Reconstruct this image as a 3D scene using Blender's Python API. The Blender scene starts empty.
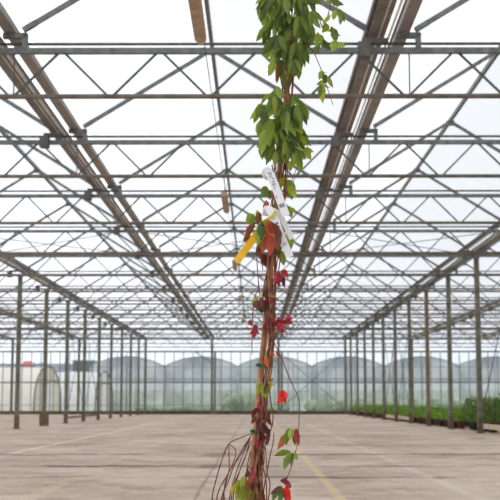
import bpy, bmesh, math, random
from mathutils import Vector, Matrix
R = math.radians
scene = bpy.context.scene
COL = scene.collection
rnd = random.Random(7)

# ------------------------------------------------------------------ camera constants (metres)
F_PX, PITCH, YAW = 1168.6, 0.1291, 0.0045
CAM = Vector((0.596, 0.0, 0.75))
SP = 4.2185                 # truss spacing
D0 = 11.52                  # first truss seen
BACK = D0 + 14 * SP - 0.05  # end wall
Z_TOP, Z_BOT, Z_GUT, Z_RIDGE = 4.286, 3.813, 4.52, 5.66

def at(px, py, Y):
    """a measured image point turned into a world point standing at distance Y"""
    u, v = (px - 250) / F_PX, (250 - py) / F_PX
    cp, sp = math.cos(PITCH), math.sin(PITCH)
    d = Vector((u, cp - v * sp, sp + v * cp))
    d = Matrix.Rotation(YAW, 3, 'Z') @ d
    return CAM + d * ((Y - CAM.y) / d.y)

# ------------------------------------------------------------------ materials
def new_mat(name):
    m = bpy.data.materials.new(name); m.use_nodes = True
    nt = m.node_tree
    return m, nt, nt.nodes['Principled BSDF'], nt.nodes['Material Output']

def srgb(r, g, b):
    f = lambda c: (c / 255 / 12.92) if c / 255 <= 0.04045 else ((c / 255 + 0.055) / 1.055) ** 2.4
    return (f(r), f(g), f(b), 1)

def mottled(name, c1, c2, scale=8, rough=0.6, metal=0.0, detail=4, lo=0.35, hi=0.65, spec=0.3):
    m, nt, b, out = new_mat(name)
    tc = nt.nodes.new('ShaderNodeTexCoord'); nz = nt.nodes.new('ShaderNodeTexNoise'); cr = nt.nodes.new('ShaderNodeValToRGB')
    nz.inputs['Scale'].default_value = scale; nz.inputs['Detail'].default_value = detail
    cr.color_ramp.elements[0].position = lo; cr.color_ramp.elements[0].color = c1
    cr.color_ramp.elements[1].position = hi; cr.color_ramp.elements[1].color = c2
    nt.links.new(tc.outputs['Object'], nz.inputs['Vector']); nt.links.new(nz.outputs['Fac'], cr.inputs['Fac'])
    nt.links.new(cr.outputs['Color'], b.inputs['Base Color'])
    b.inputs['Roughness'].default_value = rough; b.inputs['Metallic'].default_value = metal
    b.inputs['Specular IOR Level'].default_value = spec
    return m

def glass(name, tint, haze, haze_col, translucent=0.7, streak=0.0, gloss=0.0):
    """pane: clear transmission mixed with a dusty, whitish scattering film"""
    m, nt, b, out = new_mat(name); nt.nodes.remove(b)
    tr = nt.nodes.new('ShaderNodeBsdfTransparent'); tr.inputs['Color'].default_value = tint
    tl = nt.nodes.new('ShaderNodeBsdfTranslucent'); tl.inputs['Color'].default_value = haze_col
    df = nt.nodes.new('ShaderNodeBsdfDiffuse'); df.inputs['Color'].default_value = haze_col
    mx = nt.nodes.new('ShaderNodeMixShader'); mx.inputs['Fac'].default_value = translucent
    nt.links.new(df.outputs[0], mx.inputs[1]); nt.links.new(tl.outputs[0], mx.inputs[2])
    fin = nt.nodes.new('ShaderNodeMixShader'); fin.inputs['Fac'].default_value = haze
    nt.links.new(tr.outputs[0], fin.inputs[1]); nt.links.new(mx.outputs[0], fin.inputs[2])
    if streak:
        tc = nt.nodes.new('ShaderNodeTexCoord'); nz = nt.nodes.new('ShaderNodeTexNoise')
        nz.inputs['Scale'].default_value = 0.7; nz.inputs['Detail'].default_value = 3
        mr = nt.nodes.new('ShaderNodeMapRange')
        mr.inputs['From Min'].default_value = 0.3; mr.inputs['From Max'].default_value = 0.7
        mr.inputs['To Min'].default_value = haze - streak; mr.inputs['To Max'].default_value = haze + streak
        nt.links.new(tc.outputs['Object'], nz.inputs['Vector']); nt.links.new(nz.outputs['Fac'], mr.inputs['Value'])
        nt.links.new(mr.outputs['Result'], fin.inputs['Fac'])
    nt.links.new(fin.outputs[0], out.inputs['Surface'])
    return m

def leaf_mat(name):
    m, nt, b, out = new_mat(name)
    at_ = nt.nodes.new('ShaderNodeAttribute'); at_.attribute_name = 'leaf_colour'
    b.inputs['Roughness'].default_value = 0.36; b.inputs['Specular IOR Level'].default_value = 0.55
    tl = nt.nodes.new('ShaderNodeBsdfTranslucent')
    hs = nt.nodes.new('ShaderNodeHueSaturation'); hs.inputs['Saturation'].default_value = 1.0; hs.inputs['Value'].default_value = 1.45
    nt.links.new(at_.outputs['Color'], b.inputs['Base Color']); nt.links.new(at_.outputs['Color'], hs.inputs['Color'])
    nt.links.new(hs.outputs['Color'], tl.inputs['Color'])
    mx = nt.nodes.new('ShaderNodeMixShader'); mx.inputs['Fac'].default_value = 0.45
    nt.links.new(b.outputs[0], mx.inputs[1]); nt.links.new(tl.outputs[0], mx.inputs[2])
    nt.links.new(mx.outputs[0], out.inputs['Surface'])
    return m

M = {}
M['galv'] = mottled('galvanised steel', srgb(100, 104, 104), srgb(128, 131, 130), 14, 0.6, 0.1)
M['web'] = mottled('dark thin steel rod', srgb(76, 83, 81), srgb(96, 103, 100), 14, 0.6, 0.1)
M['galv_dull'] = mottled('dull weathered steel', srgb(88, 87, 84), srgb(112, 110, 105), 9, 0.6, 0.1)
M['tube_brown'] = mottled('weathered brown tube', srgb(102, 92, 82), srgb(126, 116, 104), 7, 0.6, 0.1)
M['channel'] = mottled('brownish gutter steel', srgb(116, 107, 100), srgb(140, 131, 123), 3, 0.6, 0.1)
M['channel_dark'] = mottled('dark stained steel', srgb(82, 75, 70), srgb(112, 103, 96), 5, 0.65, 0.1)
M['edge'] = mottled('grey beige edge rail', srgb(128, 122, 116), srgb(150, 144, 138), 3, 0.55, 0.1)
M['pipe'] = mottled('pale pipe', srgb(205, 204, 200), srgb(228, 228, 226), 6, 0.3, 0.3)
M['post'] = mottled('weathered grey post', srgb(96, 93, 80), srgb(126, 121, 106), 5, 0.7, 0.05)
M['post_rust'] = mottled('rusty brown post', srgb(116, 92, 62), srgb(134, 116, 94), 4, 0.75, 0.0)
M['rust'] = mottled('rusty foot', srgb(92, 76, 62), srgb(120, 102, 86), 10, 0.8)
M['wood'] = mottled('pale raw wood', srgb(176, 156, 130), srgb(200, 184, 160), 6, 0.75)
M['wood_dark'] = mottled('brown wood', srgb(106, 92, 78), srgb(130, 114, 98), 6, 0.8)
M['batten'] = mottled('tan batten', srgb(166, 140, 116), srgb(192, 168, 144), 9, 0.6)
M['wire'] = mottled('dark wire', srgb(88, 92, 92), srgb(110, 114, 114), 9, 0.5, 0.3)
M['mullion'] = mottled('grey glazing bar', srgb(112, 122, 118), srgb(136, 144, 140), 5, 0.6, 0.1)
M['kerb'] = mottled('mossy dark kerb', srgb(70, 66, 50), srgb(104, 98, 78), 1.6, 0.9)
M['roof_glass'] = glass('whitewashed roof glass', (0.88, 0.90, 0.91, 1), 0.62, (0.90, 0.925, 0.955, 1), 0.9, 0.05)
M['wall_glass'] = glass('dusty wall glass', (0.95, 0.965, 0.975, 1), 0.15, (0.82, 0.88, 0.92, 1), 0.8, 0.07)
M['film_grey'] = mottled('grey weathered plastic film', srgb(132, 147, 160), srgb(222, 229, 234), 0.33, 0.45, 0, 6, 0.36, 0.68)
M['film_green'] = mottled('greenish weathered film', srgb(150, 166, 160), srgb(206, 216, 210), 0.6, 0.5, 0, 6, 0.36, 0.66)
M['film_pale'] = mottled('pale dull film', srgb(186, 198, 204), srgb(222, 230, 234), 0.4, 0.5)
M['film_pole'] = mottled('pale grey hoop', srgb(140, 150, 158), srgb(166, 176, 182), 2, 0.6)
M['dark_open'] = mottled('dull door film', srgb(252, 252, 250), srgb(254, 254, 253), 0.7, 0.6)
M['film'] = glass('cream tunnel film', (1, 1, 1, 1), 1.0, (.97, .925, .87, 1), .4)
M['film_blue'] = glass('bluish white tunnel film', (1, 1, 1, 1), 1.0, (.93, .95, .98, 1), .4)
M['film_end'] = glass('creased cream tunnel end film', (1, 1, 1, 1), 1.0, (.93, .87, .80, 1), .5)
M['slate'] = mottled('slate blue cladding', srgb(66, 80, 102), srgb(86, 98, 118), 0.5, 0.7)
M['slate_roof'] = mottled('blue grey roof sheet', srgb(84, 98, 118), srgb(112, 126, 144), 0.4, 0.7)
M['red_paint'] = mottled('faded red sheet', srgb(176, 62, 66), srgb(196, 84, 84), 1, 0.6)
M['soil'] = mottled('dark potting soil', srgb(46, 36, 28), srgb(70, 56, 44), 40, 0.95)
M['pot'] = mottled('dark plastic pot', srgb(44, 42, 42), srgb(62, 60, 58), 12, 0.5)
M['pot_tan'] = mottled('brown plastic pot', srgb(92, 66, 54), srgb(112, 84, 70), 12, 0.6)
M['stake'] = mottled('tan stake', srgb(148, 96, 62), srgb(186, 136, 98), 30, 0.7)
M['stem'] = mottled('red brown stem', srgb(96, 46, 36), srgb(138, 84, 62), 40, 0.65)
M['stem_old'] = mottled('brown old stem', srgb(118, 78, 52), srgb(160, 118, 84), 50, 0.75)
M['leaf'] = leaf_mat('creeper leaf')
M['tie_green'] = mottled('green tie', srgb(38, 74, 48), srgb(56, 96, 64), 40, 0.5)
M['tie_yellow'] = mottled('yellow tie', srgb(196, 176, 60), srgb(216, 198, 84), 40, 0.5)
M['tag_white'] = mottled('white plastic tag', srgb(232, 232, 236), srgb(242, 242, 246), 20, 0.35)
M['tag_yellow'] = mottled('yellow plastic tag', srgb(232, 178, 24), srgb(244, 196, 40), 20, 0.4)
M['ink'] = mottled('grey ink', srgb(96, 96, 104), srgb(124, 124, 132), 60, 0.6)
M['grass'] = mottled('rough grass', srgb(140, 142, 112), srgb(168, 166, 140), 0.3, 0.95)
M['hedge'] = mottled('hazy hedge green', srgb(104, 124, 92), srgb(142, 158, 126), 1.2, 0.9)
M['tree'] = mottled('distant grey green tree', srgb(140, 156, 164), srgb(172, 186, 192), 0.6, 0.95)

def floor_material():
    m, nt, b, out = new_mat('worn concrete floor')
    N, Lk = nt.nodes, nt.links
    tc = N.new('ShaderNodeTexCoord'); sep = N.new('ShaderNodeSeparateXYZ'); Lk.new(tc.outputs['Object'], sep.inputs[0])
    def noise(scale, detail=5, vec=None, rough=0.6):
        n = N.new('ShaderNodeTexNoise'); n.inputs['Scale'].default_value = scale; n.inputs['Detail'].default_value = detail
        n.inputs['Roughness'].default_value = rough
        Lk.new(vec if vec else tc.outputs['Object'], n.inputs['Vector']); return n.outputs['Fac']
    def math_(op, a, b_=None, c=None):
        n = N.new('ShaderNodeMath'); n.operation = op
        for i, v in enumerate((a, b_, c)):
            if v is None: continue
            if isinstance(v, (int, float)): n.inputs[i].default_value = v
            else: Lk.new(v, n.inputs[i])
        return n.outputs[0]
    def ramp(v, lo, hi, t0=0.0, t1=1.0):
        n = N.new('ShaderNodeMapRange'); n.interpolation_type = 'SMOOTHSTEP'
        n.inputs['From Min'].default_value = lo; n.inputs['From Max'].default_value = hi
        n.inputs['To Min'].default_value = t0; n.inputs['To Max'].default_value = t1
        Lk.new(v, n.inputs['Value']); return n.outputs['Result']
    def mixc(fac, c1, c2):
        n = N.new('ShaderNodeMix'); n.data_type = 'RGBA'
        if isinstance(fac, (int, float)): n.inputs['Factor'].default_value = fac
        else: Lk.new(fac, n.inputs['Factor'])
        for sock, c in ((n.inputs[6], c1), (n.inputs[7], c2)):
            if isinstance(c, tuple): sock.default_value = c
            else: Lk.new(c, sock)
        return n.outputs[2]
    def band(coord, c, hw, soft, wob=None):
        d = math_('SUBTRACT', coord, c)
        if wob is not None: d = math_('ADD', d, wob)
        return ramp(math_('ABSOLUTE', d), hw - soft * .5, hw + soft * .5, 1.0, 0.0)
    X, Y = sep.outputs['X'], sep.outputs['Y']
    mp = N.new('ShaderNodeMapping'); mp.inputs['Scale'].default_value = (1.0, 0.6, 1.0)
    Lk.new(tc.outputs['Object'], mp.inputs['Vector'])
    big = noise(0.5, 6, mp.outputs[0], .65); mid = noise(1.5, 7, mp.outputs[0], .68); fine = noise(30, 4)
    col = mixc(ramp(big, .36, .62), srgb(172, 151, 134), srgb(200, 182, 165))
    col = mixc(ramp(mid, .50, .62, 0, .6), col, srgb(154, 130, 113))
    col = mixc(ramp(noise(3.1, 7, mp.outputs[0], .68), .52, .64, 0, .5), col, srgb(208, 193, 178))
    col = mixc(ramp(fine, .4, .7, 0, .25), col, srgb(150, 136, 124))
    wear = ramp(noise(1.6, 6), .38, .6)
    wob = math_('MULTIPLY', math_('SUBTRACT', noise(.6, 3), .5), .10)
    def paint(coord, c, hw, colr, strength, w=None):
        nonlocal col
        f = math_('MULTIPLY', band(coord, c, hw, .03, w), math_('MULTIPLY_ADD', wear, strength * .6, strength * .4))
        col = mixc(f, col, colr)
    paint(X, 1.26, .04, srgb(220, 192, 138), .6)
    paint(X, -2.97, .06, srgb(224, 212, 196), .8)
    paint(X, -1.19, .07, srgb(214, 190, 148), .3)
    paint(X, 2.34, .05, srgb(216, 206, 194), .45)
    # slab joints, dark and partly filled with dirt
    paint(X, .12, .012, srgb(86, 70, 60), .7, math_('MULTIPLY', wob, .5))
    jw = math_('MULTIPLY', math_('SUBTRACT', noise(1.7, 6), .5), .9)
    for yy, s in ((11.9, .9), (13.9, 1.0), (17.0, 1.0), (20.6, .6), (26.5, .5), (34, .5), (44, .4), (56, .4)):
        jm = ramp(noise(.5, 5), .45, .56)
        f = math_('MULTIPLY', math_('MULTIPLY', band(Y, yy, .06 + .0075 * yy, .14, jw), jm), s)
        col = mixc(f, col, srgb(92, 72, 60))
    # earth spilled where the joints cross
    for cx, cy, rx, ry in ((.05, 16.8, .36, .9), (.1, 13.9, .26, .6), (-.9, 14.0, .5, .3), (-1.25, 17, .4, .35), (5.2, 24.5, .3, .7)):
        dx = math_('DIVIDE', math_('SUBTRACT', X, cx), rx); dy = math_('DIVIDE', math_('SUBTRACT', Y, cy), ry)
        rr = math_('SQRT', math_('ADD', math_('MULTIPLY', dx, dx), math_('MULTIPLY', dy, dy)))
        rr = math_('ADD', rr, math_('MULTIPLY', math_('SUBTRACT', noise(3.2, 5), .5), 1.6))
        col = mixc(ramp(rr, .45, 1.0, .65, 0), col, srgb(112, 84, 68))
    Lk.new(col, b.inputs['Base Color'])
    b.inputs['Roughness'].default_value = 0.72; b.inputs['Specular IOR Level'].default_value = 0.25
    bp = N.new('ShaderNodeBump'); bp.inputs['Strength'].default_value = .15; bp.inputs['Distance'].default_value = .01
    Lk.new(fine, bp.inputs['Height']); Lk.new(bp.outputs[0], b.inputs['Normal'])
    return m
M['floor'] = floor_material()

# ------------------------------------------------------------------ mesh builder
class MB:
    def __init__(s): s.bm = bmesh.new(); s.col = None
    def quad(s, pts):
        return s.bm.faces.new([s.bm.verts.new(p) for p in pts])
    def box(s, lo, hi):
        x0, y0, z0 = lo; x1, y1, z1 = hi
        v = [s.bm.verts.new(p) for p in ((x0,y0,z0),(x1,y0,z0),(x1,y1,z0),(x0,y1,z0),(x0,y0,z1),(x1,y0,z1),(x1,y1,z1),(x0,y1,z1))]
        for f in ((0,3,2,1),(4,5,6,7),(0,1,5,4),(1,2,6,5),(2,3,7,6),(3,0,4,7)): s.bm.faces.new([v[i] for i in f])
        return s
    def bar(s, p, q, w, h, up=(0, 0, 1)):
        p, q = Vector(p), Vector(q); d = (q - p).normalized(); u = Vector(up)
        if abs(d.dot(u)) > .98: u = Vector((0, 1, 0))
        a = d.cross(u).normalized() * w / 2; b = a.cross(d).normalized() * h / 2
        v = [s.bm.verts.new(c + e) for c in (p, q) for e in (-a - b, a - b, a + b, -a + b)]
        for f in ((0,1,2,3),(7,6,5,4),(0,4,5,1),(1,5,6,2),(2,6,7,3),(3,7,4,0)): s.bm.faces.new([v[i] for i in f])
        return s
    def sweep(s, pts, rad, n=8, smooth=True):
        pts = [Vector(p) for p in pts]
        if isinstance(rad, (int, float)): rad = [rad] * len(pts)
        rings = []; ref = None
        for i, p in enumerate(pts):
            d = (pts[min(i + 1, len(pts) - 1)] - pts[max(i - 1, 0)]).normalized()
            if ref is None: ref = Vector((0, 1, 0)) if abs(d.y) < .9 else Vector((1, 0, 0))
            a = d.cross(ref).normalized(); b = a.cross(d).normalized(); ref = b
            rings.append([s.bm.verts.new(p + (a * math.cos(t) + b * math.sin(t)) * rad[i]) for t in (2 * math.pi * k / n for k in range(n))])
        for i in range(len(rings) - 1):
            for k in range(n):
                f = s.bm.faces.new((rings[i][k], rings[i][(k + 1) % n], rings[i + 1][(k + 1) % n], rings[i + 1][k])); f.smooth = smooth
        s.bm.faces.new(rings[0][::-1]); s.bm.faces.new(rings[-1])
        return s
    def tube(s, p, q, r, n=8): return s.sweep((p, q), r, n)
    def lathe(s, prof, n=20, c=(0, 0, 0)):
        rings = [[s.bm.verts.new((c[0] + r * math.cos(2*math.pi*k/n), c[1] + r * math.sin(2*math.pi*k/n), c[2] + z)) for k in range(n)] for r, z in prof]
        for i in range(len(rings) - 1):
            for k in range(n):
                f = s.bm.faces.new((rings[i][k], rings[i][(k+1) % n], rings[i+1][(k+1) % n], rings[i+1][k])); f.smooth = True
        s.bm.faces.new(rings[0][::-1]); s.bm.faces.new(rings[-1])
        return s
    def leaflet(s, base, tip, width, col, side=None, bend=.18, fold=.35, seg=6, tipcol=None):
        """one pointed leaflet, folded along its midrib and arching to its tip"""
        base, tip = Vector(base), Vector(tip); d = tip - base; L = d.length; d.normalize()
        if side is None: side = Vector((rnd.uniform(-1, 1), rnd.uniform(-1, 1), rnd.uniform(-.4, .4)))
        a = (side - d * side.dot(d)).normalized(); nrm = a.cross(d).normalized()
        lay = s.bm.loops.layers.float_color.get('leaf_colour') or s.bm.loops.layers.float_color.new('leaf_colour')
        rows = []
        for i in range(seg + 1):
            t = i / seg
            w = width * .5 * (math.sin(math.pi * t ** .8) ** .85 * (1 - .25 * t) if 0 < t < 1 else 0.02)
            w *= 1 + (.10 if i % 2 else -.07)
            c = base + d * (L * t) + nrm * (L * bend * math.sin(math.pi * t) )
            rows.append((s.bm.verts.new(c - a * w + nrm * w * fold), s.bm.verts.new(c), s.bm.verts.new(c + a * w + nrm * w * fold)))
        for i in range(seg):
            t = (i + .5) / seg
            for k in (0, 1):
                f = s.bm.faces.new((rows[i][k], rows[i][k + 1], rows[i + 1][k + 1], rows[i + 1][k])); f.smooth = True
                cc = col if tipcol is None else tuple(col[j] * (1 - t) + tipcol[j] * t for j in range(3)) + (1,)
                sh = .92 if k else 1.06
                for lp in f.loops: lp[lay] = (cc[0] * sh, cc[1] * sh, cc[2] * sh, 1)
    def build(s, name, mat, parent=None, mats=None):
        me = bpy.data.meshes.new(name)
        bmesh.ops.recalc_face_normals(s.bm, faces=s.bm.faces) if s.col is None else None
        s.bm.to_mesh(me); s.bm.free()
        me.materials.append(mat)
        o = bpy.data.objects.new(name, me); COL.objects.link(o)
        if parent is not None: o.parent = parent
        return o

def tag(o, label=None, cat=None, group=None, kind=None):
    for k, v in (('label', label), ('category', cat), ('group', group), ('kind', kind)):
        if v: o[k] = v
    return o

def empty(name, loc=(0, 0, 0), rz=0.0):
    o = bpy.data.objects.new(name, None); COL.objects.link(o)
    o.location = loc; o.rotation_euler = (0, 0, rz); o.empty_display_size = .1
    return o

def kids(o): return [c for c in KIDS.get(o.name, [])]
KIDS = {}
def copy_tree(o, parent=None):
    c = o.copy(); COL.objects.link(c)
    if parent is not None: c.parent = parent
    for ch in list(o.children): copy_tree(ch, c)
    return c

ORD = ['first', 'second', 'third', 'fourth', 'fifth', 'sixth', 'seventh', 'eighth', 'ninth', 'tenth', 'eleventh', 'twelfth', 'thirteenth', 'fourteenth', 'fifteenth']

# ------------------------------------------------------------------ setting: floor, outside ground, roof, walls
HX = 18.0
f = MB(); f.box((-HX, -8, -.2), (HX, BACK + .1, 0)); tag(f.build('floor', M['floor']), kind='structure', label='worn beige concrete floor with faded painted lines')
g = MB(); g.box((-160, BACK + .1, -.3), (160, 420, -.05)); tag(g.build('ground_outside', M['grass']), kind='structure')

GUT = [-18, -14, -10, -6, -2, 2, 6, 10, 14, 18]
Y0 = -2.0
for i in range(9):
    xl, xr = GUT[i], GUT[i + 1]; xm = (xl + xr) / 2
    c = MB()
    zl = Z_GUT + .06
    for a, b in (((xl + .24, zl), (xm, Z_RIDGE)), ((xm, Z_RIDGE), (xr - .26, zl))):
        c.quad([(a[0], Y0, a[1]), (b[0], Y0, b[1]), (b[0], BACK, b[1]), (a[0], BACK, a[1])])
    ceil = tag(c.build('ceiling', M['roof_glass']), kind='structure', label='ridged glass roof over one bay of the greenhouse')
    MB().bar((xm, Y0, Z_RIDGE - .04), (xm, BACK, Z_RIDGE - .04), .05, .07).build('ridge_beam', M['galv'], ceil)
    proto = None
    for k in range(-1, 15):
        y = D0 + k * SP
        if proto is None:
            r = MB()
            r.bar((xl + .27, 0, zl - .05), (xm, 0, Z_RIDGE - .06), .038, .05)
            r.bar((xm, 0, Z_RIDGE - .06), (xr - .29, 0, zl - .05), .038, .05)
            r.bar((xl + .23, 0, zl - .075), (xl + .36, 0, zl + .005), .06, .05).bar((xr - .25, 0, zl - .075), (xr - .38, 0, zl + .005), .06, .05)
            r.box((xm - .07, -.03, Z_RIDGE - .13), (xm + .07, .03, Z_RIDGE - .05))
            proto = r.build('rafter', M['galv'], ceil); proto.location = (0, y, 0)
        else:
            o = proto.copy(); COL.objects.link(o); o.parent = ceil; o.location = (0, y, 0)

# end wall: panes, mullions, rails, posts
w = MB()
for i in range(9):
    xl, xr = GUT[i], GUT[i + 1]
    w.bm.faces.new([w.bm.verts.new(p) for p in ((xl, BACK, .15), (xr, BACK, .15), (xr, BACK, Z_GUT), ((xl + xr) / 2, BACK, Z_RIDGE), (xl, BACK, Z_GUT))])
wall = tag(w.build('wall_back', M['wall_glass']), kind='structure', label='dusty glazed end wall of the greenhouse')
mull = None
for i in range(9):
    for j in range(7):
        x = GUT[i] + 4 * j / 7
        if j == 0: continue
        if mull is None:
            mull = MB().box((-.022, -.04, .12), (.022, .02, 3.75)).build('mullion', M['mullion'], wall); o = mull
        else:
            o = mull.copy(); COL.objects.link(o); o.parent = wall
        o.location = (x, BACK, 0)
for z, hh in ((3.74, .10), (2.82, .03), (1.90, .09), (Z_GUT, .10), (.55, .03)):
    MB().box((-HX, BACK - .06, z - hh / 2), (HX, BACK + .02, z + hh / 2)).build('rail', M['mullion'], wall)
for x in GUT:
    p = MB().box((x - .07, BACK - .16, 0), (x + .07, BACK - .02, Z_GUT))
    if x in (-2, 2): p.box((x + .12, BACK - .16, 0), (x + .24, BACK - .02, 3.7)).bar((x - 1.0, BACK - .1, 3.72), (x - .02, BACK - .1, 3.05), .06, .06)
    p.build('end_post', M['post'], wall)
for sx, sy in (((2.1, .35), (5.9, 3.70)), ((2.1, 3.70), (5.9, .35))):
    MB().tube((sx[0], BACK - .09, sx[1]), (sy[0], BACK - .09, sy[1]), .018, 6).build('brace_rod', M['galv'], wall)
tag(MB().box((-HX, BACK - .14, 0), (HX, BACK + .1, .20)).build('baseboard_back', M['kerb']), kind='structure', label='dark mossy kerb under the end wall')
for sgn, nm in ((-1, 'wall_left'), (1, 'wall_right')):
    s = MB(); s.quad([(sgn * HX, Y0, .1), (sgn * HX, BACK, .1), (sgn * HX, BACK, Z_GUT), (sgn * HX, Y0, Z_GUT)])
    sw = tag(s.build(nm, M['wall_glass']), kind='structure')
    for z in (.1, 1.9, 3.74): MB().box((sgn * HX - .04, Y0, z - .05), (sgn * HX + .04, BACK, z + .05)).build('rail', M['mullion'], sw)

# ------------------------------------------------------------------ roof trusses: 12 m lattice girders, three side by side
def make_truss():
    t = empty('roof_truss')
    MB().box((-6, -.03, Z_TOP - .028), (6, .03, Z_TOP + .028)).build('top_chord', M['galv'], t)
    MB().tube((-6, 0, Z_BOT), (6, 0, Z_BOT), .026, 10).build('bottom_chord', M['tube_brown'], t)
    MB().tube((-6, .10, Z_TOP + .105), (6, .10, Z_TOP + .105), .016, 8).build('upper_tube', M['galv_dull'], t)
    wb = MB(); pts = []
    x = -5.87; up = False
    while x < 6.0:
        pts.append((x, Z_TOP - .02 if up else Z_BOT + .01)); x += .5; up = not up
    for (a, za), (b, zb) in zip(pts, pts[1:]):
        wb.bar((a + .03, 0, za), (b - .03, 0, zb), .022, .022, (0, 1, 0))
    for xv in (-1.85, 2.16): wb.tube((xv, 0, Z_BOT), (xv, 0, Z_TOP), .007, 6)
    wb.build('web', M['web'], t)
    for gx in (-2, 2):
        b = MB(); fx = gx + .25
        b.box((fx - .02, -.035, Z_TOP + .02), (fx + .03, .035, Z_GUT - .05)).box((gx + .03, -.035, Z_GUT - .10), (fx + .03, .035, Z_GUT - .05))
        b.build('gutter_bracket', M['galv'], t)
        c = MB(); cx = gx - .30
        c.box((cx - .06, -.07, Z_TOP - .07), (cx + .06, .07, Z_TOP + .08)).box((cx - .015, -.02, Z_TOP + .08), (cx + .25, .02, Z_TOP + .13))
        c.build('clamp_box', M['galv_dull'], t)
    return t
truss = make_truss(); first = True
for k in range(0, 14):
    for cx, where in ((0, 'over the centre aisle'), (-12, 'beyond the left post row'), (12, 'above the plant bed')):
        if cx and k < 4: continue
        if first: o = truss; first = False
        else: o = copy_tree(truss)
        o.location = (cx, D0 + k * SP, 0)
        pos = (ORD[k] + ' from the camera') if cx == 0 else (ORD[k - 4] + ' visible from the camera')
        if k == 0: pos = 'nearest the camera, with a brown bottom tube'
        if k == 13: pos = 'farthest back, next to the end wall'
        tag(o, 'grey steel lattice truss %s, %s' % (where, pos), 'roof truss', 'lattice trusses carrying the roof')

# ------------------------------------------------------------------ gutters running the length of the house
def make_gutter(a0, a1, b0, b1, pr, pz_):
    t = empty('roof_gutter'); z = Z_GUT; ya, yb = Y0, BACK - .2
    MB().box((a0, ya, z - .05), (a1, yb, z + .02)).build('channel', M['channel'], t)
    MB().box((a0 - .035, ya, z - .025), (a0 + .005, yb, z + .04)).build('channel_lip', M['channel_dark'], t)
    MB().box((a1 - .07, ya, z - .065), (a1 - .055, yb, z - .05)).build('drip_rail', M['pipe'], t)
    MB().tube((-.05, ya, z - pz_), (-.05, yb, z - pz_), pr, 8).build('pipe', M['pipe'], t)
    MB().tube((-.02 + pr, ya, z - pz_ + .015), (-.02 + pr, yb, z - pz_ + .015), .011, 8).build('cable_tube', M['channel_dark'], t)
    MB().box((b0, ya, z - .05), (b1, yb, z + .02)).build('edge_rail', M['edge'], t)
    return t
gp = {}
for n_, gx in enumerate(GUT[1:-1]):
    key = abs(gx) == 2
    if key not in gp: gp[key] = o = make_gutter(-.24, -.075, .045, .165, .014, .10) if key else make_gutter(-.22, -.14, .07, .20, .026, .05)
    else: o = copy_tree(gp[key])
    o.location = (gx, 0, 0)
    lab = {-14: 'far outer roof gutter beyond the left post row', -10: 'roof gutter over the bays just beyond the left post row', -6: 'brown grey roof gutter along the top of the left post row',
           -2: 'brown roof gutter with pale pipe over the aisle, left of the climbing plant', 2: 'brown roof gutter with pale pipe over the aisle, right of the climbing plant',
           6: 'roof gutter with pale pipe along the top of the right post row', 10: 'roof gutter over the plant bed just beyond the right post row', 14: 'far outer roof gutter beyond the plant bed'}[gx]
    tag(o, lab, 'gutter', 'roof gutters')

# ------------------------------------------------------------------ posts
def make_post(mat, foot):
    t = empty('support_post')
    MB().box((-.057, -.057, 0), (.057, .057, Z_TOP + .02)).build('shaft', M[mat], t)
    if foot == 'box': MB().box((-.13, -.10, 0), (.13, .10, .42)).build('foot', M['rust'], t)
    else: MB().box((-.063, -.063, 0), (.063, .063, .36)).box((-.09, -.09, 0), (.09, .09, .02)).build('foot', M['rust'], t)
    b = MB().box((-.08, -.07, Z_TOP - .06), (.08, .07, Z_TOP + .02))
    b.build('top_plate', M['galv'], t)
    b = MB().box((.21, -.035, Z_TOP - .02), (.27, .035, Z_GUT - .05)).box((.03, -.035, Z_GUT - .10), (.27, .035, Z_GUT - .05)); b.build('gutter_bracket', M['galv'], t)
    c = MB(); c.box((-.36, -.07, Z_TOP - .07), (-.24, .07, Z_TOP + .08)).box((-.31, -.02, Z_TOP + .08), (-.05, .02, Z_TOP + .13)); c.build('clamp_box', M['galv_dull'], t)
    return t
protos = {}
def place_post(x, y, mat, foot, label, group):
    key = (mat, foot)
    if key not in protos: protos[key] = make_post(mat, foot); o = protos[key]
    else: o = copy_tree(protos[key])
    o.location = (x, y, 0); tag(o, label, 'post', group)
for i in range(9):
    y = D0 + (5 + i) * SP
    lab = 'weathered grey steel post, %s from the camera in the left row' % ORD[i]
    if i == 0: lab = 'grey steel post with rusty foot, nearest of the left row'
    if i == 1: lab = 'grey steel post standing in a wide brown boxed foot, left row'
    if i == 8: lab = 'thin grey steel post at the far end of the left row'
    place_post(-6, y, 'post', 'box' if i == 1 else 'sleeve', lab, 'posts of the left row')
for i in range(10):
    y = D0 + (4 + i) * SP
    lab = 'weathered grey steel post, %s from the camera in the right row' % ORD[i]
    if i == 0: lab = 'grey steel post with rusty foot beside the large dark shrubs, nearest of the right row'
    if i == 2: lab = 'rusty brown post among the grey ones of the right row'
    if i == 9: lab = 'thin grey steel post at the far end of the right row'
    place_post(6, y, 'post_rust' if i == 2 else 'post', 'sleeve', lab, 'posts of the right row')

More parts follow.
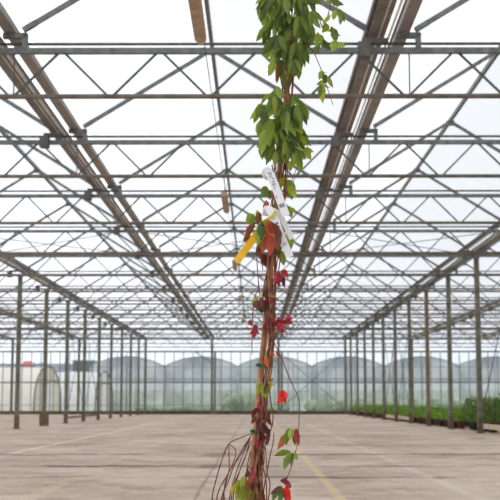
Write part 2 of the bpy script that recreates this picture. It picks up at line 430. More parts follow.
# low rails and cross cables between posts
def rail(x, ya, yb, z, hh, mat, label):
    r = MB().box((x - .02, ya, z - hh / 2), (x + .02, yb, z + hh / 2))
    tag(r.build('base_rail', M[mat]), label, 'rail', 'low rails between the posts')
yl = lambda i: D0 + (5 + i) * SP
yr = lambda i: D0 + (4 + i) * SP
rail(-6, yl(2), yl(3), .20, .07, 'wood_dark', 'low brown rail between the third and fourth posts of the left row')
rail(-6, yl(3), yl(4), .20, .07, 'wood_dark', 'low brown rail between the fourth and fifth posts of the left row')
rail(6.07, yr(-1), yr(0), .17, .12, 'wood', 'pale wooden rail in front of the large dark shrubs by the nearest right post')
rail(6.07, yr(3), yr(4), .16, .12, 'wood', 'pale wooden rail at the plant bed, nearer of two in a line')
rail(6.07, yr(4), yr(5), .16, .12, 'wood', 'pale wooden rail at the plant bed, farther of two in a line')
def cable(p, q, label, group, r=.012):
    o = MB().tube(p, q, r, 6).build('bracing_cable', M['wire']); tag(o, label, 'cable', group)
for x, y_, idx, side in ((-6, yl, 2, 'left'), (-6, yl, 3, 'left'), (6, yr, 3, 'right'), (6, yr, 4, 'right')):
    nm = '%s and %s posts of the %s row' % (ORD[idx], ORD[idx + 1], side)
    cable((x, y_(idx), .25), (x, y_(idx + 1), 3.7), 'bracing cable rising away from the camera between ' + nm, 'cross cables between posts')
    cable((x + .03, y_(idx), 3.7), (x + .03, y_(idx + 1), .25), 'bracing cable falling away from the camera between ' + nm, 'cross cables between posts')
cable((6, yr(-1), 3.7), (6, yr(0), .25), 'dark bracing cable sloping down to the foot of the nearest right post', 'cross cables between posts')
for xl, nm in ((-6, 'left'), (-2, 'centre'), (2, 'right')):
    ya, yb = D0 + 3 * SP, D0 + 4 * SP
    cable((xl, ya, Z_TOP), (xl + 4, yb, Z_TOP), 'roof bracing wire over the %s aisle bay, running back to the right' % nm, 'crossed roof wires', .009)
    cable((xl + 4, ya, Z_TOP + .03), (xl, yb, Z_TOP + .03), 'roof bracing wire over the %s aisle bay, running back to the left' % nm, 'crossed roof wires', .009)

# ------------------------------------------------------------------ strip fittings under the centre ridge
sl = None
ZL = 4.17
for i, (ya, yb) in enumerate(((9.0, 10.85), (19.15, 20.9), (28.4, 30.2), (38.2, 40.0), (48.0, 49.8))):
    if sl is None:
        sl = empty('strip_light')
        ln = yb - ya
        MB().box((-.055, -ln / 2, -.03), (.055, ln / 2 - .12, .03)).build('body', M['batten'], sl)
        MB().sweep(((0, ln / 2 - .12, 0), (0, ln / 2 - .05, 0), (0, ln / 2, 0)), (.045, .05, .035), 6, False).build('end_cap', M['batten'], sl)
        MB().tube((0, -.6, .03), (0, -.6, .45), .006, 6).tube((0, .5, .03), (0, .5, .45), .006, 6).build('hanger', M['wire'], sl)
        o = sl
    else: o = copy_tree(sl)
    o.location = (.08, (ya + yb) / 2, ZL)
    tag(o, ['tan strip fitting hanging near the top edge, closest to the camera', 'small tan strip fitting hanging just left of the white plant tags',
            'third tan strip fitting hanging along the centre of the roof', 'fourth tan strip fitting hanging along the centre of the roof', 'fifth and farthest tan strip fitting along the centre of the roof'][i],
        'light fitting', 'strip fittings under the centre bay')
tag(MB().tube((.10, 9, ZL + .06), (.10, 52, ZL + .06), .006, 6).build('power_cable', M['wire']), 'thin wire linking the tan strip fittings along the roof', 'cable')

# ------------------------------------------------------------------ potted shrubs right of the right posts
def make_shrub(name, h, rad, cols, nleaf, potmat):
    t = empty('potted_shrub')
    ph = .20; pr = .12
    MB().lathe(((pr * .8, 0), (pr, ph), (pr * 1.06, ph), (pr * 1.06, ph - .02), (pr * .9, ph - .025)), 12).build('pot', potmat, t)
    m = MB(); m.col = 1
    for i in range(nleaf):
        a = rnd.uniform(0, 6.283); q = rnd.random() ** .5
        zz = ph + .02 + (h - ph) * rnd.random()
        rr = rad * q * math.sqrt(max(.12, 1 - ((zz - ph) / (h - ph) - .45) ** 2 * 2.6))
        b = Vector((rr * math.cos(a), rr * math.sin(a), zz))
        d = Vector((math.cos(a) * rnd.uniform(.3, 1), math.sin(a) * rnd.uniform(.3, 1), rnd.uniform(-.1, 1.0))).normalized()
        c = rnd.choice(cols); v = rnd.uniform(.75, 1.2)
        m.leaflet(b, b + d * rnd.uniform(.07, .12), rnd.uniform(.035, .055), (c[0] * v, c[1] * v, c[2] * v, 1), None, .12, .3, 3)
    m.build('foliage', M['leaf'], t)
    st = MB()
    for i in range(5):
        a = i * 1.256; st.sweep(((.02 * math.cos(a), .02 * math.sin(a), ph - .03), (rad * .3 * math.cos(a), rad * .3 * math.sin(a), ph + (h - ph) * .45), (rad * .5 * math.cos(a), rad * .5 * math.sin(a), h * .85)), (.006, .005, .003), 5)
    st.build('stems', M['stem'], t)
    return t
GR = [srgb(92, 122, 44), srgb(76, 108, 40), srgb(112, 138, 58), srgb(60, 90, 36)]
GB = [srgb(120, 156, 50), srgb(104, 142, 46), srgb(138, 168, 66), srgb(86, 122, 42)]
GD = [srgb(62, 92, 42), srgb(48, 76, 38), srgb(84, 116, 52), srgb(100, 130, 60)]
sets = {'low': [make_shrub('low', .46, .22, GB, 150, M['pot_tan']), make_shrub('low', .42, .24, GB, 150, M['pot'])],
        'mid': [make_shrub('mid', .82, .28, GR, 280, M['pot']), make_shrub('mid', .74, .29, GR, 280, M['pot'])],
        'big': [make_shrub('big', 1.08, .38, GD, 520, M['pot']), make_shrub('big', 1.16, .36, GD, 520, M['pot'])]}
usedp = set()
def shrub(kind, x, y, s=1.0):
    p = rnd.choice(sets[kind])
    o = p if p.name not in usedp else copy_tree(p)
    usedp.add(p.name)
    o.location = (x, y, 0); o.rotation_euler = (0, 0, rnd.uniform(0, 6.28)); o.scale = (s, s, s * rnd.uniform(.92, 1.08))
    lab, grp = {'low': ('low bright green potted shrub in the long bed towards the end wall', 'low bright green shrubs in the long bed'),
                'mid': ('knee high green potted shrub between the first and second right posts', 'knee high shrubs near the front of the bed'),
                'big': ('large dark green potted shrub behind the pale rail at the nearest right post', 'large dark shrubs at the front of the bed')}[kind]
    tag(o, lab, 'plant', grp)
def jit(): return rnd.uniform(-.05, .05)
y = yr(-1) + .6
while y < yr(0) + .3:
    for r_ in range(2): shrub('big', 6.66 + r_ * .95 + jit(), y + jit())
    y += .98
y = yr(0) + .55
while y < yr(1) - .2:
    for r_ in range(4): shrub('mid', 6.44 + r_ * .74 + jit(), y + jit())
    y += .74
y = yr(1) + .35
while y < BACK - 1.0:
    for r_ in range(4): shrub('low', 6.36 + r_ * .6 + jit(), y + jit())
    y += .62

# ------------------------------------------------------------------ outside: tunnels, sheds, film greenhouse, hedges
def make_tunnel(name, length, rad, hgt, mat, endmat, with_door=True):
    """hooped tunnel along -X from its end at the origin"""
    t = empty('poly_tunnel')
    m = MB(); n = 16; k = 24
    prof = [(-rad * math.cos(math.pi * i / n), hgt * math.sin(math.pi * i / n) ** .7) for i in range(n + 1)]
    rows = []
    for j in range(k + 1):
        sc = 1.0 if j % 2 == 0 else .985
        rows.append([m.bm.verts.new((-length * j / k, p[0] * sc, p[1] * sc)) for p in prof])
    for j in range(k):
        for i in range(n):
            fc = m.bm.faces.new((rows[j][i], rows[j + 1][i], rows[j + 1][i + 1], rows[j][i + 1])); fc.smooth = True
    m.build('cover', mat, t)
    e = MB(); e.bm.faces.new([e.bm.verts.new((-.05, p[0], p[1])) for p in prof]); e.build('end_panel', endmat, t)
    e = MB(); e.bm.faces.new([e.bm.verts.new((-length + .05, p[0], p[1])) for p in prof]); e.build('end_panel', endmat, t)
    MB().sweep([(0, p[0], p[1]) for p in prof], .06, 6).build('end_hoop', M['post'], t)
    if with_door:
        MB().box((-.02, -rad * .38, 0), (.05, rad * .30, hgt * .68)).build('door', M['dark_open'], t)
        MB().bar((.04, -rad * .80, hgt * .70), (.04, rad * .80, hgt * .70), .06, .06).bar((.04, -rad * .42, 0), (.04, -rad * .42, hgt * .95), .06, .06).bar((.04, rad * .34, 0), (.04, rad * .34, hgt * .95), .06, .06).build('end_frame', M['post'], t)
    return t
t = make_tunnel('a', 40, 3.0, 3.25, M['film'], M['film_end']); t.location = (-13.85, 82.0, -.05); t.rotation_euler = (0, 0, R(-8))
tag(t, 'cream plastic tunnel with a framed end door outside the end wall', 'polytunnel', 'tunnels outside the end wall')
t = make_tunnel('b', 30, 3.0, 3.15, M['film_blue'], M['film_blue']); t.location = (-11.2, 92.0, -.05); t.rotation_euler = (0, 0, R(-6))
tag(t, 'bluish white plastic tunnel behind the cream one, outside the end wall', 'polytunnel', 'tunnels outside the end wall')
t = empty('warehouse', (-34, 150, -.05))
MB().box((-40, 0, 0), (21, 16, 4.6)).build('walls', M['slate'], t)
r = MB(); r.bm.faces.new([r.bm.verts.new(p) for p in ((-40, 0, 4.6), (21, 0, 4.6), (21, 8, 5.9), (-40, 8, 5.9))]); r.bm.faces.new([r.bm.verts.new(p) for p in ((-40, 8, 5.9), (21, 8, 5.9), (21, 16, 4.6), (-40, 16, 4.6))])
r.build('roof', M['slate_roof'], t)
tag(t, 'long blue grey shed with a low roof in the distance beyond the tunnels', 'building')
t = empty('storage_shed', (-14.7, 104, -.05))
MB().box((-.9, 0, 0), (.9, 3, 4.35)).build('walls', M['slate'], t); MB().box((-1, -.1, 4.35), (1, 3.1, 4.45)).build('roof', M['slate_roof'], t)
tag(t, 'dark slate blue box shed rising behind the bluish tunnel', 'building')
t = empty('market_stall', (-26.3, 138, -.05))
MB().box((-.6, 0, 0), (.6, 2, 5.1)).build('walls', M['red_paint'], t); r = MB()
r.bm.faces.new([r.bm.verts.new(p) for p in ((-.75, -.1, 5.1), (.75, -.1, 5.1), (.4, 1, 5.6), (-.4, 1, 5.6))]); r.build('roof', M['red_paint'], t)
tag(t, 'small faded red hut against the long blue grey shed', 'building')

def make_span(wd, ln, eave, crown):
    t = empty('film_greenhouse'); n = 14
    prof = [(wd * (i / n - .5), eave + (crown - eave) * math.sin(math.pi * i / n) ** .8) for i in range(n + 1)]
    m = MB(); k = 12; rows = [[m.bm.verts.new((p[0], ln * j / k, p[1])) for p in prof] for j in range(k + 1)]
    for j in range(k):
        for i in range(n):
            fc = m.bm.faces.new((rows[j][i], rows[j][i + 1], rows[j + 1][i + 1], rows[j + 1][i])); fc.smooth = True
    m.build('roof_film', M['film_grey'], t)
    e = MB(); e.bm.faces.new([e.bm.verts.new((p[0], 0, p[1])) for p in prof] + [e.bm.verts.new((wd / 2, 0, 0)), e.bm.verts.new((-wd / 2, 0, 0))]); e.build('end_film', M['film_grey'], t)
    MB().box((-wd / 2, -.06, 1.75), (wd / 2, -.02, 2.35)).build('vent_film', M['film_pale'], t)
    MB().box((-wd / 2, -.06, 0), (wd / 2, -.02, 1.75)).build('skirt_film', M['film_green'], t)
    hp = MB().sweep([(p[0], -.05, p[1]) for p in prof], .04, 6)
    for j in range(5): hp.tube((wd * (j / 4 - .5), -.05, 0), (wd * (j / 4 - .5), -.05, eave if j in (0, 4) else eave + .7), .05, 6)
    hp.build('end_hoop', M['film_pole'], t)
    MB().box((-wd / 2, -.08, eave - 1.1), (wd / 2, -.02, eave - 1.0)).build('crossbar', M['film_pole'], t)
    return t
sp0 = make_span(6.1, 34, 3.75, 4.55)
for i in range(6):
    o = sp0 if i == 0 else copy_tree(sp0)
    o.location = (-10.1 + 6.15 * i, 98 + (i % 2) * .5, -.05)
    tag(o, 'grey plastic film greenhouse bay outside the end wall, %s in line from the tunnels' % ORD[i], 'greenhouse', 'film greenhouse bays beyond the end wall')

def blob_hedge(name, x0, x1, y, h, dep, mat, label, cat, group=None):
    m = MB(); nx = max(6, int((x1 - x0) * 1.3))
    for i in range(nx):
        c = Vector((x0 + (x1 - x0) * (i + .5) / nx, y + rnd.uniform(-.3, .3) * dep, h * rnd.uniform(.36, .46)))
        rx = (x1 - x0) / nx * rnd.uniform(.8, 1.2)
        mt = Matrix.Translation(c) @ Matrix.Diagonal((rx, dep * .5, h * rnd.uniform(.5, .62), 1))
        res = bmesh.ops.create_icosphere(m.bm, subdivisions=2, radius=1, matrix=mt)
        for v in res['verts']:
            v.co += Vector((rnd.uniform(-1, 1), rnd.uniform(-1, 1), rnd.uniform(-1, 1))) * .08 * h
            v.co.z = max(v.co.z, -.1)
    o = m.build(name, mat); tag(o, label, cat, group)
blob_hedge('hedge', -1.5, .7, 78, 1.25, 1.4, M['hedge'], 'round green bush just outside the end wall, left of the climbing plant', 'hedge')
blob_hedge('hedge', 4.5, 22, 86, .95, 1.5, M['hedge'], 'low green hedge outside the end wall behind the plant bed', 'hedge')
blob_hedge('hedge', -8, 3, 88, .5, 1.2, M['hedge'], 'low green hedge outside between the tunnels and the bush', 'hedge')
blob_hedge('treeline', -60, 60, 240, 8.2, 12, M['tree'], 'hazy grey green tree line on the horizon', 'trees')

# ------------------------------------------------------------------ the climbing plant
YP = 3.7
plant = empty('climbing_plant', at(249, 500, YP).xy.to_3d())
PB = plant.location.copy()
def P(px, py, dy=0.0): return at(px, py, YP + dy) - PB
def lb(name, mb, mat, label=None):
    o = mb.build(name, mat, plant)
    if label: o['label'] = label
    return o
# pot and soil (below the frame)
pz = .30
MB().lathe(((.10, 0), (.135, pz), (.145, pz), (.145, pz - .03), (.13, pz - .03)), 28).build('pot', M['pot'], plant)
MB().lathe(((.125, pz - .05), (.125, pz - .025), (.02, pz - .015)), 28).build('soil', M['soil'], plant)
def core(y): return 249 + (500 - y) * .0925
stake_pts = [Vector((-.005, 0, pz - .05))] + [P(core(y), y) for y in range(500, 59, -20)]
st = MB(); st.sweep(stake_pts, [.0085 + (.001 if i % 5 == 2 else 0) for i in range(len(stake_pts))], 10)
st.build('stake', M['stake'], plant)
# main stems, wound up the stake
def smooth(pts, n=5):
    out = []
    for i in range(len(pts) - 1):
        p0, p1, p2, p3 = pts[max(i - 1, 0)], pts[i], pts[i + 1], pts[min(i + 2, len(pts) - 1)]
        for k in range(n):
            t = k / n
            out.append(.5 * ((2 * p1) + (p2 - p0) * t + (2 * p0 - 5 * p1 + 4 * p2 - p3) * t * t + (3 * p1 - p0 - 3 * p2 + p3) * t ** 3))
    out.append(pts[-1]); return out
def stem(pts, r0, r1, mat='stem', nodes=True):
    pts = smooth([Vector(p) for p in pts])
    n = len(pts); rad = [(r0 + (r1 - r0) * i / (n - 1)) * (1.25 if nodes and i % 9 == 4 else 1) for i in range(n)]
    MB().sweep(pts, rad, 7).build('stem', M[mat], plant)
root = lambda a, r_: Vector((r_ * math.cos(a), r_ * math.sin(a) , pz - .03))
for s_, (ph, amp, top, r0) in enumerate(((0, 4, -10, .0040), (2.2, 5.5, -10, .0034), (4.1, 4.5, 40, .0036), (1.1, 6, 90, .0026), (3.3, 6.5, 150, .0026), (5.2, 4, -10, .004), (.5, 5, 180, .0022),
                                         (1.7, 5.5, 120, .0034), (4.7, 6.5, 60, .003), (2.8, 3.5, 30, .004), (.9, 7, 170, .002), (5.8, 6, 150, .0026))):
    pts = [root(ph, .05)]
    y = 480
    while y > top:
        a_ = amp * (.62 if y > 315 else 1.1)
        off = a_ * math.sin(ph + y / (31.0 + 3 * s_) * (1 if s_ % 2 else -1)) + (6 if y > 315 else 1.5) + rnd.uniform(-1, 1)
        pts.append(P(core(y) + off, y, -.006 + .02 * math.cos(ph + y / 31.0)))
        y -= 22
    stem(pts, r0, r0 * .6, 'stem' if s_ % 2 else 'stem_old')
# loose canes fanning from the tie at the stake to the pot
fan = [[(253, 433), (240, 438), (229, 444), (222, 460), (216, 480), (212, 500), (214, 530)],
       [(229, 444), (229, 455), (229, 470), (225, 487), (223, 505), (228, 535)],
       [(252, 434), (243, 448), (235, 463), (228, 482), (221, 502), (226, 535)],
       [(251, 436), (244, 452), (237, 470), (232, 487), (229, 505), (232, 535)],
       [(250, 438), (246, 455), (240, 470), (234, 485), (231, 505), (236, 535)],
       [(254, 440), (251, 460), (244, 478), (238, 492), (236, 508), (240, 538)],
       [(262, 425), (262, 445), (263, 465), (261, 485), (258, 505), (256, 535)],
       [(264, 436), (266, 455), (267, 472), (270, 484), (268, 500), (262, 535)],
       [(274, 433), (273, 443), (270, 456), (267, 472), (264, 488), (262, 508), (260, 535)],
       [(257, 442), (258, 460), (262, 478), (262, 500), (258, 535)],
       [(255, 436), (248, 462), (246, 482), (245, 505), (247, 538)],
       [(258, 430), (255, 455), (252, 478), (250, 505), (250, 538)],
       [(229, 444), (236, 452), (230, 470), (219, 490), (217, 505), (222, 535)],
       [(250, 437), (240, 456), (228, 474), (224, 492), (226, 510), (231, 535)],
       [(252, 440), (247, 452), (238, 476), (233, 500), (236, 535)],
       [(260, 428), (266, 440), (262, 460), (266, 480), (266, 505), (260, 535)],
       [(262, 432), (258, 450), (256, 470), (256, 490), (262, 508), (258, 535)],
       [(263, 440), (264, 462), (259, 478), (254, 496), (252, 535)]]
for i, pl in enumerate(fan):
    d_ = rnd.uniform(-.05, .04)
    stem([P(x, y, d_ * min(1, max(0, (y - 430) / 40))) for x, y in pl], .0014, .0022)
# hanging tendril to the right and small side shoots
for pl, r0, r1 in (([(270, 332), (273, 340), (283, 362), (291, 382), (299, 400), (299, 420), (298, 436), (296, 450), (291, 468), (284, 484)], .0017, .0011),
                   ([(258, 290), (254, 300), (252, 325), (252, 355)], .0018, .0012), ([(263, 270), (258, 240), (257, 262), (260, 300)], .0016, .0016),
                   ([(268, 260), (270, 300), (268, 330), (274, 345), (268, 362), (270, 395), (273, 420), (267, 440)], .0022, .0016),
                   ([(297, 8), (310, 4), (318, 16), (323, 28), (327, 18), (330, 6), (331, -8)], .0018, .0012),
                   ([(300, 44), (312, 50), (318, 62), (322, 72), (328, 90), (333, 105)], .0018, .001),
                   ([(288, 195), (292, 180), (298, 166), (304, 158)], .0018, .001), ([(276, 205), (284, 196), (292, 184), (299, 170)], .0018, .001),
                   ([(272, 165), (274, 180), (279, 200), (281, 230), (278, 260)], .0022, .0018),
                   ([(283, 115), (273, 104), (266, 110)], .0014, .001), ([(256, 470), (246, 478), (240, 488)], .0014, .001)):
    stem([P(x, y, rnd.uniform(-.03, .01)) for x, y in pl], r0, r1)

# leaves
G1, G2, G3 = srgb(110, 131, 46), srgb(82, 104, 38), srgb(142, 158, 62)
GY, YL = srgb(150, 164, 52), srgb(192, 178, 48)
RD, RB_, RDK = srgb(150, 40, 54), srgb(222, 52, 36), srgb(98, 40, 38)
OR, BR, PK = srgb(176, 92, 46), srgb(122, 74, 46), srgb(196, 60, 72)
def leaf(m, bx, by, tx, ty, wpx, col, d0=0.0, d1=None, tipcol=None, bend=.15, side=None):
    if d1 is None: d1 = d0 + rnd.uniform(-.02, .02)
    if side is None: side = Vector((1, rnd.uniform(-.5, .5), rnd.uniform(-.3, .3)))
    v = rnd.uniform(.62, 1.3) if col in (G1, G2, G3) else rnd.uniform(.85, 1.2); c = tuple(q * v for q in col[:3]) + (1,)
    if bend == .15: bend = rnd.uniform(.04, .2)
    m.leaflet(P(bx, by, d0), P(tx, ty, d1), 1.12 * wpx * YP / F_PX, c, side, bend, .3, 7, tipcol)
def compound(m, cx, cy, L, ang, cols, d0, spread=38, n=5):
    for i in range(n):
        a = R(ang + (i - (n - 1) / 2) * spread + rnd.uniform(-9, 9))
        l = L * (1 - .13 * abs(i - (n - 1) / 2)) * rnd.uniform(.85, 1.1)
        tx, ty = cx + math.cos(a) * l, cy + math.sin(a) * l * .9 + l * .25
        leaf(m, cx + math.cos(a) * 1.5, cy + math.sin(a) * 1.5, tx, ty, l * rnd.uniform(.28, .40), rnd.choice(cols), d0, d0 + rnd.uniform(-.035, .02), None, rnd.uniform(-.12, .34), Vector((1, rnd.uniform(-.7, .7), rnd.uniform(-.3, .3))))
top = MB(); top.col = 1
# dense crown around the stake: rows of drooping five-fingered leaves
for (ya, yb, xa, xb, n) in ((-18, 2, 264, 312, 11), (4, 20, 270, 310, 11), (18, 38, 270, 306, 12), (34, 50, 274, 302, 8), (52, 60, 280, 298, 3),
                            (86, 102, 272, 298, 6), (102, 120, 264, 300, 9), (118, 138, 262, 302, 12), (136, 150, 266, 302, 6)):
    for i in range(n):
        x = xa + (xb - xa) * (i + rnd.random()) / n; y = rnd.uniform(ya, yb)
        out = (x - core(y)) / 25
        compound(top, x, y, rnd.uniform(17, 25), 90 - 22 * out + rnd.uniform(-14, 14), [G1, G1, G2, G2, G3, G3], rnd.uniform(-.10, .06), rnd.uniform(12, 24), rnd.choice((3, 3, 4, 5)))
# single leaves read along the outline
for a in ((261, 3, 257, 14, 6, G2), (258, 8, 268, 29, 8, G1), (269, 2, 266, 14, 5, G3), (263, 18, 274, 30, 6, G1), (300, 6, 308, -6, 6, G3), (311, 8, 322, -6, 8, G1), (312, 6, 318, -8, 8, G3), (330, -2, 344, 5, 8, G1), (336, -5, 338, 8, 7, G3), (327, -6, 330, 6, 6, G1),
          (306, 22, 312, 40, 8, G1), (302, 26, 307, 44, 8, G2), (276, 36, 263, 56, 9, G1), (280, 38, 270, 62, 9, G3), (274, 44, 266, 60, 8, G1), (300, 40, 309, 64, 9, G1), (298, 48, 302, 70, 8, G2), (296, 58, 299, 80, 9, G1), (292, 60, 297, 76, 7, G3),
          (276, 58, 270, 76, 8, G3), (279, 60, 276, 80, 8, G1), (283, 66, 280, 78, 6, G2), (290, 66, 296, 72, 6, G2), (273, 62, 269, 72, 6, G3),
          (335, 10, 333, 20, 6, G3), (338, 9, 345, 22, 7, G1), (343, 12, 340, 25, 6, G1), (330, 14, 322, 24, 5, G3), (325, 22, 331, 32, 9, YL), (328, 24, 322, 33, 7, GY), (331, 26, 341, 36, 8, G1), (334, 28, 336, 42, 8, G1), (318, 32, 316, 48, 6, GY), (320, 34, 323, 52, 6, G3), (323, 40, 332, 50, 7, G2), (336, 40, 332, 52, 9, G3), (338, 42, 346, 46, 7, G3), (313, 28, 311, 46, 7, G1), (320, 44, 314, 54, 6, G1),
          (321, 70, 328, 72, 5, G1), (322, 71, 319, 80, 6, G3), (328, 76, 333, 88, 5, G3), (327, 82, 316, 85, 6, G1), (322, 82, 323, 104, 8, GY), (325, 84, 331, 87, 5, G1), (320, 84, 318, 98, 5, G1), (324, 74, 326, 84, 6, G2),
          (278, 86, 271, 102, 8, G1), (277, 86, 282, 100, 7, G3), (272, 92, 270, 108, 6, G1), (262, 103, 256, 118, 7, G1), (260, 104, 252, 116, 6, GY), (264, 104, 268, 122, 9, G3), (262, 104, 263, 120, 8, G1), (262, 118, 257, 136, 8, G1), (266, 120, 268, 136, 7, G2), (258, 122, 260, 138, 6, G3), (299, 100, 306, 118, 7, G1), (302, 104, 307, 126, 7, G2), (296, 116, 303, 134, 10, GY), (292, 112, 296, 130, 9, G1),
          (300, 132, 305, 148, 7, G3), (302, 136, 307, 146, 6, GY), (264, 140, 262, 160, 9, G1), (268, 144, 270, 160, 8, G3), (300, 146, 306, 160, 8, G1), (304, 150, 314, 152, 7, GY), (305, 150, 311, 160, 7, GY), (298, 150, 294, 166, 8, G3), (296, 152, 300, 170, 7, GY), (301, 156, 303, 174, 6, G1), (292, 160, 290, 172, 6, GY), (274, 148, 276, 164, 8, G2), (284, 148, 286, 164, 8, G1), (262, 148, 268, 162, 7, G1)):
    leaf(top, *a, rnd.uniform(-.06, .03))
for a in ((280, 62, 277, 84, 5, BR), (284, 60, 283, 88, 6, srgb(124, 104, 60)), (288, 62, 290, 86, 6, srgb(112, 98, 54)), (292, 62, 294, 80, 5, BR), (286, 74, 285, 94, 6, srgb(96, 92, 48)), (281, 70, 282, 88, 5, G2), (290, 72, 288, 92, 5, srgb(130, 110, 66)), (283, 58, 292, 63, 5, GY)):
    leaf(top, *a, rnd.uniform(-.035, -.02))
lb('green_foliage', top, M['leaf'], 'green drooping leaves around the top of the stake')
mid = MB(); mid.col = 1
for a in ((284, 176, 280, 188, 5, YL), (286, 180, 296, 190, 8, G1), (288, 186, 297, 198, 8, GY), (292, 190, 292, 200, 7, G1), (282, 178, 279, 186, 5, GY), (290, 184, 286, 196, 5, OR), (266, 186, 262, 198, 8, G1), (268, 190, 270, 200, 6, G2), (266, 200, 264, 212, 7, OR), (276, 200, 280, 214, 5, GY), (288, 206, 292, 218, 7, G3), (290, 208, 295, 214, 5, GY), (276, 204, 276, 216, 5, OR),
          (254, 214, 246, 224, 9, G1), (252, 214, 252, 226, 7, G3), (255, 222, 246, 240, 7, BR), (247, 232, 248, 248, 7, OR), (249, 236, 243, 242, 5, BR), (260, 212, 258, 226, 7, BR), (257, 210, 262, 222, 6, G3),
          (264, 222, 258, 244, 9, GY), (266, 222, 264, 252, 11, OR), (270, 224, 276, 250, 11, BR), (268, 222, 270, 254, 9, RD), (262, 226, 258, 250, 9, BR), (272, 226, 279, 244, 9, RDK), (268, 220, 272, 240, 8, GY), (276, 244, 280, 254, 9, G1), (278, 248, 274, 256, 8, G2), (280, 250, 284, 266, 8, G1), (284, 222, 282, 236, 6, BR), (288, 232, 288, 246, 7, GY), (290, 234, 291, 250, 6, G3), (262, 246, 256, 254, 6, RDK), (258, 248, 262, 260, 6, BR), (264, 254, 268, 268, 8, RDK), (270, 256, 276, 266, 7, RDK)):
    leaf(mid, *a, rnd.uniform(-.05, .01))
lb('turning_foliage', mid, M['leaf'], 'green, yellow and brown turning leaves below the white tags')

def cluster(name, rows, label, d=(-.05, -.01)):
    m = MB(); m.col = 1
    for a in rows:
        a = list(a); a[4] *= .92
        if len(a) == 6: a.append(rnd.uniform(*d))
        leaf(m, *a)
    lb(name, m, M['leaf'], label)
cluster('leaf_cluster', ((277, 272, 282, 280, 6, RD), (279, 271, 287, 270, 8, RD), (282, 270, 288, 278, 7, PK), (280, 274, 279, 288, 6, RD), (283, 276, 285, 288, 5, RDK), (276, 274, 274, 284, 5, PK)), 'red leaves beside the stake under the yellow tag')
cluster('leaf_cluster', ((265, 219, 257, 246, 12, GY), (266, 220, 262, 254, 14, OR), (269, 222, 270, 257, 14, srgb(170, 62, 44)), (272, 222, 278, 252, 13, BR), (268, 219, 275, 238, 10, srgb(176, 120, 52)), (262, 221, 258, 248, 9, G2), (263, 224, 257, 238, 7, RDK), (274, 226, 281, 242, 7, BR)), 'drooping orange and red leaf below the yellow tie', (-.10, -.08))
cluster('leaf_cluster', ((262, 298, 256, 310, 8, RDK), (263, 300, 270, 310, 8, BR), (258, 300, 254, 308, 6, BR), (262, 303, 262, 314, 9, srgb(52, 78, 46)), (266, 300, 273, 314, 7, RDK), (270, 296, 274, 306, 6, RD), (258, 296, 252, 306, 5, GY), (264, 290, 268, 300, 5, RDK)), 'dark red and green leaves bunched at the yellow tie')
cluster('leaf_cluster', ((272, 322, 262, 330, 7, RD), (276, 322, 284, 320, 8, RD), (278, 322, 293, 317, 7, RD), (284, 320, 293, 324, 6, RD), (280, 322, 282, 334, 8, RD), (286, 318, 291, 314, 5, PK), (274, 322, 268, 332, 6, RD), (277, 322, 286, 330, 6, PK), (280, 320, 277, 328, 8, RDK)), 'star shaped crimson leaf to the right of the stake')
cluster('leaf_cluster', ((254, 328, 246, 326, 5, RD), (254, 328, 247, 334, 6, RB_), (254, 329, 254, 339, 6, RD), (254, 328, 259, 334, 5, RD), (252, 326, 249, 320, 5, RD), (253, 328, 258, 326, 5, RDK)), 'crimson leaf to the left of the stake')
cluster('leaf_cluster', ((267, 356, 268, 368, 5, srgb(210, 92, 52)), (266, 354, 265, 362, 4, GY), (270, 350, 276, 356, 4, OR), (272, 352, 268, 346, 4, YL), (276, 352, 280, 358, 3, OR)), 'small orange and yellow leaves at the upper green tie')
cluster('leaf_cluster', ((263, 382, 258, 394, 9, GY), (264, 384, 266, 398, 10, GY), (268, 380, 277, 386, 7, GY), (270, 380, 271, 390, 6, YL), (262, 382, 258, 386, 5, G3), (268, 380, 274, 378, 4, OR)), 'yellow green leaves halfway down the bare stems')
cluster('leaf_cluster', ((282, 390, 277, 405, 7, RB_), (282, 390, 282, 402, 7, RB_), (283, 390, 286, 405, 7, RB_), (282, 391, 280, 398, 5, srgb(246, 80, 34)), (284, 391, 287, 399, 4, RB_)), 'bright scarlet leaf hanging by itself')
cluster('leaf_cluster', ((258, 408, 252, 420, 6, RDK), (262, 412, 266, 424, 6, RDK), (260, 418, 258, 430, 6, RDK), (264, 424, 266, 436, 5, RDK), (258, 438, 257, 450, 5, RD), (262, 434, 262, 446, 5, RDK), (268, 410, 270, 420, 4, RDK), (256, 416, 251, 424, 5, RDK), (266, 402, 262, 414, 6, RDK), (268, 414, 272, 426, 6, RDK), (262, 420, 256, 430, 7, RDK), (266, 428, 270, 438, 6, RDK), (258, 402, 262, 410, 5, RD), (256, 444, 254, 454, 5, RDK), (262, 424, 264, 434, 6, srgb(84, 58, 48)), (268, 434, 267, 446, 5, RDK)), 'dark red shrivelled leaves along the lower stems')
cluster('leaf_cluster', ((287, 434, 277, 450, 8, srgb(122, 130, 48), .0, None, srgb(190, 90, 50)), (289, 428, 286, 446, 6, G1), (293, 428, 290, 440, 7, G3), (296, 428, 299, 446, 8, srgb(140, 56, 50)), (297, 430, 295, 446, 6, RDK)), 'green and dark red leaves on the hanging shoot')
cluster('leaf_cluster', ((291, 452, 274, 456, 7, G1), (292, 453, 284, 470, 8, srgb(110, 134, 62)), (293, 453, 291, 466, 6, G2), (294, 452, 298, 460, 5, G3), (291, 453, 286, 460, 6, G3)), 'green leaves at the end of the hanging shoot')
